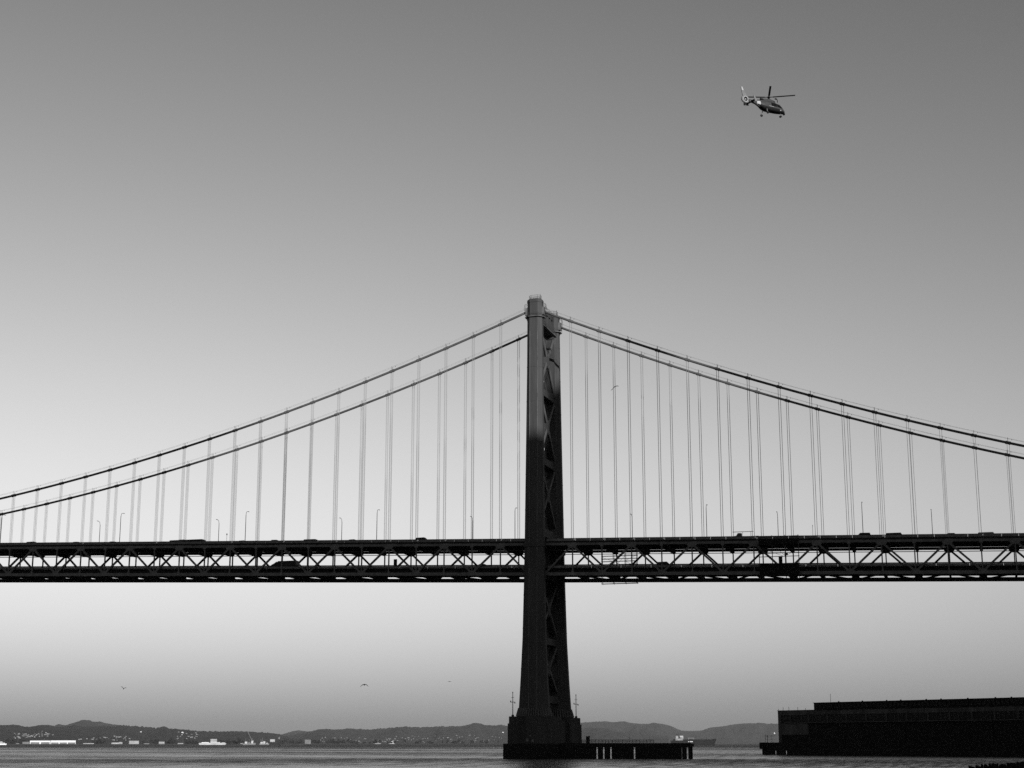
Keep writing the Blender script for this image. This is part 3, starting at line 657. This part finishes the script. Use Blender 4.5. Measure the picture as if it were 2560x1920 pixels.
# ------------------------------------------------------------------ helicopter
PSI = 40
hp = CAM + ray(1919, 270)*362
heli = thing('helicopter', 'dark rescue helicopter with a ducted tail fan flying above the bridge', 'helicopter', hp)
heli.rotation_euler = (R(0), R(-2.5), R(7+PSI))
M_HGL = mat('helicopter tinted glass', .005, .5, var=0, spec=.1); M_HB = mat('helicopter dark paint', .055, .4, var=.15, scale=2); M_HW = mat('helicopter white paint', .4, .4, var=.05, scale=2); M_HG = mat('helicopter grey fin', .17, .4, var=.1, scale=2)
def sect(x, zc_, hw, hh, n=16, e=.8):
    r = []
    for k in range(n):
        a = 2*math.pi*k/n; c, s_ = math.cos(a), math.sin(a)
        r.append((x, hw*math.copysign(abs(c)**e, c), zc_+hh*math.copysign(abs(s_)**e, s_)))
    return r
S = [(4.95,-.42,.10,.10),(4.7,-.36,.40,.33),(4.2,-.2,.68,.55),(3.5,.02,.88,.82),(2.6,.22,1.0,1.08),(1.2,.3,1.03,1.17),(-.6,.32,1.02,1.14),(-1.6,.42,.9,.98),(-2.4,.58,.62,.68),(-3.3,.7,.42,.46),(-4.6,.84,.30,.33),(-5.7,.95,.22,.28)]
body = MB().loft([sect(*q) for q in S]).build('fuselage', M_HB, heli, True)
MB().loft([sect(x, z-.47*q, h_*.985, q*.56) for x, z, h_, q in S[1:10]]).build('belly_shade', M_BLACK, heli, True)  # black shell puts the underside's shade into the fuselage colour
MB().loft([sect(x, z, a, b, 12) for x, z, a, b in ((2.3,1.42,.25,.12),(1.9,1.5,.6,.4),(.8,1.62,.75,.52),(-.8,1.6,.72,.5),(-1.9,1.45,.55,.38),(-2.7,1.2,.25,.18))]).build('engine_cowling', M_HB, heli, True)
for sgn in (-1, 1):
    MB().tube([(-1.6,sgn*.45,1.65),(-2.5,sgn*.6,1.62)], [.24,.2], 8).build('exhaust', M_BLACK, heli)
    MB().add([(3.75,sgn*.86,.25),(2.9,sgn*.92,.85),(2.1,sgn*.97,.97),(2.1,sgn*1.08,.25),(3.3,sgn*1.0,.15)], [(0,1,2,3,4)]).build('cockpit_window', M_HGL, heli).modifiers.new('t', 'SOLIDIFY').thickness = .06
    MB().add([(1.9,sgn*1.0,.95),(.4,sgn*1.0,1.0),(.4,sgn*1.09,.3),(1.9,sgn*1.09,.27)], [(0,1,2,3)]).build('cabin_window', M_HGL, heli).modifiers.new('t', 'SOLIDIFY').thickness = .06
    MB().beam((-.4,sgn*1.055,.12), (1.0,sgn*1.065,.08), .06, .07).build('door_rail', M_HW, heli)
    # landing gear
    g = MB().tube([(-.9,sgn*.8,-.6),(-1.0,sgn*1.05,-1.55)], .09, 6); g.build('gear_leg', M_HG, heli)
    MB().tube([(-1.0,sgn*1.0,-1.6),(-1.0,sgn*1.24,-1.6)], .3, 12).build('wheel', M_BLACK, heli)
    MB().beam((2.9,sgn*.96,-.42),(3.2,sgn*.92,-.42), .08, .2).build('light_panel', M_HW, heli)
MB().add([(4.05,-.45,.28),(4.05,.45,.28),(3.0,.62,1.14),(3.0,-.62,1.14)], [(0,1,2,3)]).build('windscreen', M_HGL, heli).modifiers.new('t', 'SOLIDIFY').thickness = .08
MB().tube([(3.7,0,-.6),(3.7,0,-1.45)], .08, 6).build('gear_leg', M_HG, heli)
for sgn in (-1, 1): MB().tube([(3.7,sgn*.08,-1.5),(3.7,sgn*.22,-1.5)], .24, 12).build('wheel', M_BLACK, heli)
bmx = bmesh.new(); bmesh.ops.create_uvsphere(bmx, u_segments=12, v_segments=8, radius=.3); mm = bpy.data.meshes.new('sensor_ball'); bmx.to_mesh(mm); bmx.free(); mm.materials.append(M_BLACK)
put('sensor_ball', mm, heli, (4.75, 0, -.72))
MB().loft([sect(x, z, a*1.03+.01, b*1.03+.01) for x, z, a, b in ((-2.45,.58,.61,.67),(-3.35,.7,.42,.46))], cap=False).build('white_band', M_HW, heli, True)
# tail: duct, fan, fins, stabiliser
FX, FZ = -6.45, 1.05
duct = MB(); n = 28; V = []; F = []
for k in range(n):
    a = 2*math.pi*k/n
    ro = .98+.12*math.cos(2*a)
    for rr, yy in ((.58,-.2),(ro,-.14),(ro,.14),(.58,.2)): V.append((FX+rr*math.cos(a), yy, FZ+rr*math.sin(a)))
for k in range(n):
    a, b = k*4, ((k+1) % n)*4
    for j in range(4): F.append((a+j, a+(j+1) % 4, b+(j+1) % 4, b+j))
duct.add(V, F); dk = duct.build('tail_duct', M_HG, heli)
ring = MB(); V = []; F = []
for k in range(n):
    a = 2*math.pi*k/n
    for rr, yy in ((.57,-.23),(.70,-.23),(.70,.23),(.57,.23)): V.append((FX+rr*math.cos(a), yy, FZ+rr*math.sin(a)))
for k in range(n):
    a, b = k*4, ((k+1) % n)*4
    for j in range(4): F.append((a+j, a+(j+1) % 4, b+(j+1) % 4, b+j))
ring.add(V, F).build('duct_rim', M_HW, heli)
for k in range(8):
    a = 2*math.pi*k/8; c, s_ = math.cos(a), math.sin(a)
    MB().beam((FX+.12*c,0,FZ+.12*s_), (FX+.56*c,0,FZ+.56*s_), .05, .14, side=(0,1,0)).build('fan_blade', M_BLACK, heli)
MB().tube([(FX,-.15,FZ),(FX,.15,FZ)], .15, 10).build('fan_hub', M_HW, heli)
MB().prism([(FX+.95,FZ+.25),(FX+.55,FZ+.85),(FX-.65,FZ+2.85),(FX-1.0,FZ+2.85),(FX-.75,FZ+1.0),(FX-.6,FZ+.75)], -.08, .08).build('tail_fin', M_HG, heli)
MB().prism([(FX-.68,FZ+2.87),(FX-.97,FZ+2.87),(FX-.90,FZ+2.1),(FX-.35,FZ+2.1)], -.1, .1).build('fin_tip', M_HW, heli)
MB().prism([(FX+.5,FZ-.75),(FX-.5,FZ-.8),(FX-.55,FZ-1.5),(FX-.15,FZ-1.55)], -.08, .08).build('ventral_fin', M_BLACK, heli)
MB().box(-5.0, -4.3, -1.55, 1.55, .80, .88).build('stabiliser', M_BLACK, heli)
for sgn in (-1, 1): MB().prism([(-4.2,.45),(-4.9,.3),(-5.35,1.75),(-5.05,1.8)], sgn*1.55-.05, sgn*1.55+.05).build('end_plate', M_HG, heli)
MB().tube([(.6,0,2.0),(.6,0,2.75)], [.3,.14], 10).build('rotor_mast', M_BLACK, heli)
rotor = MB().tube([(0,0,-.12),(0,0,.12)], .34, 12).build('rotor_hub', M_BLACK, heli, loc=(.6,0,2.72)); rotor.rotation_euler = (0, R(2.5), R(-PSI+4))
for k in range(4):
    a = k*math.pi/2; c, s_ = math.cos(a), math.sin(a); up_ = .28
    MB().tube([(0,0,0),(c*.9,s_*.9,.03)], .09, 6).build('blade_root', M_BLACK, rotor)
    MB().beam((c*.9,s_*.9,.03), (c*6.0,s_*6.0,up_), .44, .12).build('rotor_blade', M_BLACK, rotor)
MB().tube([(2.3,-.9,1.35),(2.2,-1.0,1.95),(1.7,-1.25,2.05),(1.45,-1.3,1.9)], .09, 6).tube([(1.75,-1.25,2.0),(1.3,-1.35,1.95)], .17, 8).build('rescue_hoist', M_BLACK, heli)

# ------------------------------------------------------------------ gulls
def gull(px, py, d, span, rot, left, right, label):
    """body with two bent wings; left / right give the wing heights (share of half span) at elbow, wrist and tip"""
    p = at(px, py, d); h = span/2; mb = MB()
    body_r = [(-.20,.012),(-.15,.035),(-.03,.075),(.09,.07),(.16,.035),(.20,.04),(.245,.025),(.29,.005)]
    mb.loft([[(x*span, r_*span*math.cos(2*math.pi*k/8), r_*span*math.sin(2*math.pi*k/8)) for k in range(8)] for x, r_ in body_r])
    for sg, zz in ((1, left), (-1, right)):
        pts = [(.03,.04,0,.19),(.06,.30,zz[0],.19),(.08,.58,zz[1],.15),(.0,.82,(zz[1]+zz[2])/2,.10),(-.07,1.0,zz[2],.03)]
        mb.loft([[((x+c/2)*span, sg*y*h, z*h), (x*span, sg*y*h, (z+.09*min(1,c*8))*h), ((x-c/2)*span, sg*y*h, z*h), (x*span, sg*y*h, (z-.08*min(1,c*8))*h)] for x, y, z, c in pts])
    mb.loft([[(-.17*span,y*span*.03,.012*span) for y in (-1,0,1)], [(-.29*span,y*span*.055,0) for y in (-1,0,1)]])
    o = mb.build('gull', M_BIRD, None, True, p); o.rotation_euler = [R(v) for v in rot]
    return tag(o, label, 'bird', 'gulls in the air')
gull(1537, 967, 330, 1.7, (0, -26, 104), (-.30,-.62,-.95), (.12,.20,.14), 'gull gliding among the hangers right of the tower')
gull(309, 1722, 330, 1.15, (4, -20, 106), (.35,.60,.75), (.25,.38,.45), 'small gull low over the left shore')
gull(911, 1712, 260, 1.35, (3, -18, 106), (.03,-.18,-.55), (.06,-.08,-.38), 'gull with drooping wings low between left shore and tower')
gull(1124, 1704, 420, .95, (4, -10, 106), (.05,.02,-.1), (.05,.04,0), 'tiny gull just left of the tower low in the sky')

# ------------------------------------------------------------------ tanker and other vessels
def at0(px, d):
    v = at(px, 1858, d); return Vector((v.x, v.y, 0))
def ship_frame(px0, px1, d): 
    a, b = at0(px0, d), at0(px1, d); return a, (b-a).length, math.atan2((b-a).y, (b-a).x)
a, L, rz = ship_frame(1677, 1791, 3500); k = L/114      # metres per photo pixel
t = thing('tanker', 'dark tanker ship with pale bridge house anchored right of the tower pier', 'ship', a, rz)
def px_m(v): return v*k
def px_z(v): return (v+4.0)*k if v > 0 else v*k
hull = [(0,8.5),(0,3),(4,-1),(108,-1),(111,3),(114.5,13.5),(106,13),(100,10.2),(66,9.6),(30,9.2)]
MB().prism([(px_m(x), px_z(z*.95)) for x, z in hull], -px_m(7), px_m(7)).build('hull', M_HULL, t)
g = MB(); g.box(px_m(12), px_m(30), -px_m(6), px_m(6), px_z(8), px_z(13)); g.build('deckhouse', M_MID, t)
MB().box(px_m(13), px_m(19), -px_m(5), px_m(5), px_z(13), px_z(20)).build('funnel_block', M_MID, t)
MB().box(px_m(24), px_m(32), -px_m(6.5), px_m(6.5), px_z(13), px_z(18)).build('bridge_house', M_MID, t)
MB().box(px_m(23), px_m(31), -px_m(8), px_m(8), px_z(18), px_z(19.5)).build('bridge_wing', M_WHITE, t)
MB().box(px_m(6), px_m(12), -px_m(4), px_m(4), px_z(8), px_z(12)).build('stern_house', M_HULL, t)
for x, z in ((15,25),(20.5,27),(24,25),(29,26)): MB().tube([(px_m(x),0,px_z(13)),(px_m(x),0,px_z(z))], px_m(.35), 6).build('mast', M_HULL, t)
MB().box(px_m(14), px_m(18.5), -px_m(2), px_m(2), px_z(20), px_z(22.5)).build('funnel', M_HULL, t)
g = MB()
for x in (44, 58): g.tube([(px_m(x),0,px_z(8)),(px_m(x),0,px_z(14.5))], px_m(.3), 6)
g.tube([(px_m(44),0,px_z(14.2)),(px_m(58),0,px_z(14.2))], px_m(.3), 6); g.build('gantry', M_PALE, t)
for x, z in ((90,16),(106,18),(78,13)): MB().tube([(px_m(x),0,px_z(9)),(px_m(x),0,px_z(z))], px_m(.3), 6).build('mast', M_HULL, t)
MB().box(px_m(33), px_m(100), -px_m(2), px_m(2), px_z(9), px_z(11)).build('deck_piping', M_HULL, t)
for j, x in enumerate((43.5, 47.5, 49.5, 51.5, 53.5)): MB().box(px_m(x), px_m(x+1.7), -px_m(7.15), -px_m(6.9), px_z(4.5), px_z(6.3)).build('hull_letter', M_WHITE, t)

def frame5(px0, px1, d=5000):
    a, b = at0(px0, d), at0(px1, d); return a, (b-a).length, math.atan2((b-a).y, (b-a).x)
def zof(y, d=5000): return CAM.z + (1858.7-y)*d/FPX*1.05
def big_building(name, label, cat, px0, px1, y0, m, d=5030, depth=40, bays=0, gable=0, win=None, base=1861.5):
    a, L, rz = frame5(px0, px1, d); zb = 2.4; H = zof(y0, d)-zb; a.z = zb
    t = thing(name, label, cat, a, rz)
    if gable: MB().prism([(0,0),(0,H*.8),(L/2,H),(L,H*.8),(L,0)], 0, depth).build('wall', m, t)
    else: MB().box(0, L, 0, depth, 0, H).build('wall', m, t); MB().box(-.8, L+.8, -.8, depth+.8, H, H+.8).build('roof', M_ROOF, t)
    if win:
        n, z0, z1, fr = win
        for i in range(n):
            x0 = L*(i+.5-fr/2)/n; x1 = L*(i+.5+fr/2)/n
            MB().box(x0, x1, -.35, 0, H*z0, H*z1).build('window' if fr < .8 else 'hangar_door', M_GREY, t)
    return t
big_building('aircraft_hangar', 'long white hangar on the left shore with wide dark doors', 'hangar', 74.5, 126, 1852.6, M_WHITE, win=(2,.02,.55,.86))
big_building('aircraft_hangar', 'second white hangar joined on the right of the long one', 'hangar', 127, 189, 1852.2, M_WHITE, win=(3,.02,.45,.9))
big_building('low_warehouse', 'low white warehouse strip right of the hangars', 'warehouse', 208, 234.5, 1858.3, M_SHW, win=(8,.2,.5,.4))
big_building('office_block', 'white block with vertical window strips on the shore right of the hangars', 'building', 322.5, 347, 1853, M_SHW, depth=25, win=(8,.1,.95,.3))
big_building('shore_building', 'two-storey white building with dark band on the shore', 'building', 397, 411, 1855, M_SHW, win=(4,.25,.55,.9))
big_building('shore_building', 'low white shed left of the moored white ship', 'building', 444.5, 458, 1858, M_SHW, win=(5,.2,.6,.5))
big_building('stepped_building', 'pale stepped building behind the moored white ship', 'building', 526, 542, 1849, M_PALE, d=5300, win=(6,.5,.9,.5))
big_building('shore_building', 'small bright building between trees left of the office block', 'building', 279, 296, 1857, M_PALE, win=(4,.3,.7,.5))
big_building('shore_building', 'small pale gabled house row left of the office block', 'building', 296, 306, 1855.5, M_SHW, gable=1, win=(3,.2,.6,.5))
big_building('shore_building', 'low grey building at the left end of the hangars', 'building', 56, 72, 1855.5, M_GREY, win=(4,.3,.7,.5))
big_building('dome_shed', 'small rounded pale shed on the far left shore', 'shed', 40, 48, 1858, M_GREY, gable=1, win=(1,.05,.6,.5))
big_building('shore_building', 'pale flat building at the tips of the middle shore trees', 'building', 762, 777, 1850.5, M_GREY, d=5600, win=(5,.3,.7,.5))
big_building('shore_building', 'long low pale building near the shore right of the moored ships', 'building', 935, 952, 1858.5, M_PALE, d=5500, win=(6,.2,.7,.5))
big_building('shore_building', 'low bright strip building on the shore left of the tower', 'building', 970, 986, 1853.4, M_PALE, d=6600, win=(5,.2,.7,.5))
big_building('shore_building', 'low grey building between office block and white shed', 'building', 360, 373, 1859, M_PALE, win=(4,.2,.7,.5))
big_building('shore_building', 'small white building just left of the naval ship', 'building', 601, 607, 1858.3, M_SHW, win=(2,.2,.7,.5))
big_building('shore_building', 'bright billboard-shaped building above the dark hull', 'building', 675, 687, 1849.5, M_SHW, d=5400, win=(2,.05,.5,.5))
def vessel(name, label, px0, px1, d, hullm, decks, masts):
    a, L, rz = frame5(px0, px1, d); k = L/(px1-px0); n = px1-px0
    t = thing(name, label, 'ship', a, rz)
    MB().prism([(0,3.2*k),(.06*n*k,-.8*k),(.95*n*k,-.8*k),(n*k,3.6*k)], -5*k, 5*k).build('hull', hullm, t)
    for (x0, x1, z0, z1, m) in decks: MB().box(x0*k, x1*k, -3*k, 3*k, z0*k, z1*k).build('superstructure', m, t)
    for (x, z, r) in masts: MB().tube([(x*k,0,3*k),(x*k,0,z*k)], r*k, 6).build('mast', hullm if r > .3 else M_GREY, t)
    return t
vessel('ferry', 'white ferry cut by the left edge of the picture', -12, 17, 4900, M_WHITE, [(0,24,3.2,6,M_SHW),(6,18,6,8.8,M_SHW),(3,22,4.3,5,M_GREY)], [(12,13,.2)])
vessel('white_ship', 'long white ship moored along the left shore', 496, 566, 4950, M_SHW, [(2,68,3,5,M_SHW),(8,26,5,6.6,M_WHITE),(46,54,5,7,M_SHW),(58,66,5,6,M_PALE)], [(14,10,.25),(54,9,.25),(67,11,.2)])
vessel('naval_ship', 'grey naval ship with masts moored on the shore', 606, 640, 4960, M_GREY, [(6,12,3,8,M_PALE),(14,20,3,6.5,M_GREY),(22,27,3,10,M_PALE),(28,33,3,5,M_GREY)], [(8,16,.3),(17,14,.3),(24,18,.35),(12,11,.2)])
vessel('naval_ship', 'second grey naval ship with tall pale kingposts', 648, 673, 4955, M_GREY, [(3,9,3,7,M_PALE),(10,15,3,9,M_PALE),(17,22,3,5,M_PALE)], [(4,15,.4),(8,17,.45),(6,12,.3),(20,8,.2)])
vessel('dark_ship', 'big dark flat-decked hull with an island mast on the shore', 668, 702, 5000, M_HULL, [(0,33,3,7,M_HULL),(27,32,7,14,M_HULL),(28,31,14,19,M_GREY)], [(29,28,.35),(31,22,.25),(27,20,.2)])
# slanting crane on the shore
a = at0(630, 5050); t = thing('harbour_crane', 'slanting lattice crane above the moored naval ships', 'crane', a, YAW)
MB().tube([(0,0,2),(0,0,14)], 2, 6).build('crane_tower', M_GREY, t); MB().beam((0,0,12), (-14,0,40), 1.2, 1.2).build('jib', M_GREY, t); MB().box(-2, 5, -2, 2, 10, 14).build('crane_cab', M_GREY, t)

# ------------------------------------------------------------------ trees on the shore
def tree_mesh(seed, H, Wd):
    random.seed(seed); crown = MB()
    for c in range(16):
        a = random.uniform(0, 6.28); rr = Wd*.5*math.sqrt(random.random())*.8; cz = H*random.uniform(.3, .92); rr *= 1.15-abs(cz/H-.5)
        cx, cy_ = rr*math.cos(a), rr*math.sin(a); s_ = Wd*random.uniform(.14, .26)
        for f in range(9):
            d = Vector((random.gauss(0,1), random.gauss(0,1), random.gauss(0,.8))).normalized()*s_*random.uniform(.4, 1)
            u = Vector((random.gauss(0,1), random.gauss(0,1), random.gauss(0,1))).normalized()*s_*.75; v = u.cross(Vector((random.gauss(0,1), random.gauss(0,1), 1))).normalized()*s_*.6
            c0 = Vector((cx, cy_, cz))+d; crown.add([c0-u, c0-v, c0+u, c0+v], [(0,1,2,3)])
    trunk = MB().tube([(0,0,0),(.1,0,H*.35),(-.1,.1,H*.7)], [Wd*.06,Wd*.045,Wd*.015], 6)
    return crown.mesh('crown', M_TREE), trunk.mesh('trunk', M_BARK)
TM = [tree_mesh(s_, H, W_) for s_, H, W_ in ((1,11,9),(2,14,8),(3,9,11),(4,16,7))]
random.seed(21)
spots = []
BELT = {18:'in the clump left of the long hangar',236:'in the gap right of the low warehouse strip',352:'right of the white office block',412:'between the two-storey building and the low shed',462:'just left of the moored white ship',545:'between the white ship and the naval ship',700:'right of the dark flat-decked hull',778:'in the dense belt at mid shore',880:'on the thin shore strip left of the tower',1060:'on the far shore close to the tower pier'}
for (p0, p1, n) in ((18,72,10),(236,262,8),(352,396,9),(412,446,8),(462,496,7),(545,605,12),(700,760,11),(778,880,18),(880,1060,14),(1060,1250,16)):
    for i in range(n): spots.append((p0, random.uniform(p0, p1), random.uniform(5060, 5200) if p0 < 700 else random.uniform(5400, 6300)))
for i, (p0, px, d) in enumerate(spots):
    cr, tr = TM[random.randrange(4)]; v = at0(px, d); v.z = 2.3; s_ = random.uniform(.7, 1.35)
    t = thing('shore_tree', 'dark leafy tree '+BELT[p0], 'tree', v, random.uniform(0, 6), 'shore trees '+BELT[p0]); t.scale = (s_*1.5, s_*1.5, s_)
    put('crown', cr, t); put('trunk', tr, t)

# ------------------------------------------------------------------ houses on the hillsides
me_house = MB().box(-5, 5, -4, 4, -2, 4.2).prism([(-5.4,4.2),(0,6.4),(5.4,4.2)], -4.4, 4.4).mesh('house', M_MID)
me_house2 = MB().box(-9, 9, -4, 4, -2, 4.5).box(-9.3, 9.3, -4.3, 4.3, 4.5, 5.0).mesh('house', M_MID)
def hill_point(name, px, py):
    height, dist, front = HILLS[name]; r = ray(px, py); sl = r.z/math.hypot(r.x, r.y); bd = bearing(px)
    for i in range(400):
        t = i/400; d = dist-front*(1-t)
        if CAM.z+sl*d <= height(px, t): return Vector((CAM.x+bd.x*d, CAM.y+bd.y*d, height(px, t)))
    return None
random.seed(5)
for (nm, x0, x1, y0_, y1_, n, lb, gp) in (
  ('hills_wooded_near', 34, 100, 1834, 1846, 46, 'tiny pale house in the cluster on the far left hillside above the hangars', 'houses on the far left hillside'),
  ('hills_wooded_near', 100, 132, 1826, 1850, 14, 'tiny pale house on the wooded slope right of the hillside cluster', 'houses on the slope above the hangars'),
  ('hills_wooded_near', 195, 330, 1840, 1852, 28, 'tiny pale house along the foot of the left hills', 'houses at the foot of the left hills'),
  ('hills_wooded_near', 440, 495, 1830, 1848, 24, 'tiny pale house on the slope above the moored white ship', 'houses above the moored white ship'),
  ('hills_middle', 800, 900, 1843, 1857, 26, 'tiny pale house at the left end of the town below the middle hills', 'houses at the left end of the town'),
  ('hills_middle', 900, 1010, 1843, 1857, 28, 'tiny pale house in the left half of the town below the middle hills', 'houses in the left half of the town'),
  ('hills_middle', 1010, 1130, 1843, 1857, 31, 'tiny pale house in the right half of the town below the middle hills', 'houses in the right half of the town'),
  ('hills_middle', 1130, 1260, 1843, 1857, 34, 'tiny pale house in the town nearest the tower pier', 'houses nearest the tower pier'),
  ('hills_middle', 960, 1255, 1838, 1848, 24, 'tiny pale house higher on the middle hills', 'houses high on the middle hills')):
    for i in range(n):
        q = hill_point(nm, random.uniform(x0, x1), random.uniform(y0_, y1_))
        if q is None: continue
        o = put('hillside_house', random.choice((me_house, me_house, me_house2)), None, q, (0, 0, YAW+random.uniform(-.7, .7)))
        s_ = random.uniform(.4, .85); o.scale = (s_, s_, s_*.8); tag(o, lb, 'house', gp)
for nm, px, py, s_, lb in (('hills_wooded_near', 455, 1833.5, 1.2, 'bright large house alone high on the left hillside'), ('hills_wooded_near', 351, 1831, .9, 'single bright house on the dark hill above the office block'), ('hills_middle', 1257.5, 1832.5, 1.2, 'bright house on the middle hill beside the tower pier'), ('hills_right', 1937, 1834, 1.5, 'bright white spot of a building on the far hill left of the warehouse')):
    q = hill_point(nm, px, py)
    if q is not None:
        o = put('hillside_house', MB().box(-5, 5, -4, 4, -2, 5).prism([(-5.4,5),(0,7.4),(5.4,5)], -4.4, 4.4).mesh('house', M_WHITE), None, q, (0, 0, YAW)); o.scale = (s_, s_, s_); tag(o, lb, 'house')

# ------------------------------------------------------------------ haze over the bay
HZ = 29500
hz = bpy.data.materials.new('bay haze'); hz.use_nodes = True; t = hz.node_tree; t.nodes.clear()
ho = t.nodes.new('ShaderNodeOutputMaterial'); pv = t.nodes.new('ShaderNodeVolumePrincipled')
pv.inputs['Color'].default_value = (.75, .75, .75, 1); pv.inputs['Density'].default_value = 2.4e-5; pv.inputs['Anisotropy'].default_value = .2
t.links.new(pv.outputs[0], ho.inputs['Volume'])
h = MB().box(-HZ, HZ, -HZ, HZ, -2.2, 430).build('haze', hz); h['kind'] = 'stuff'
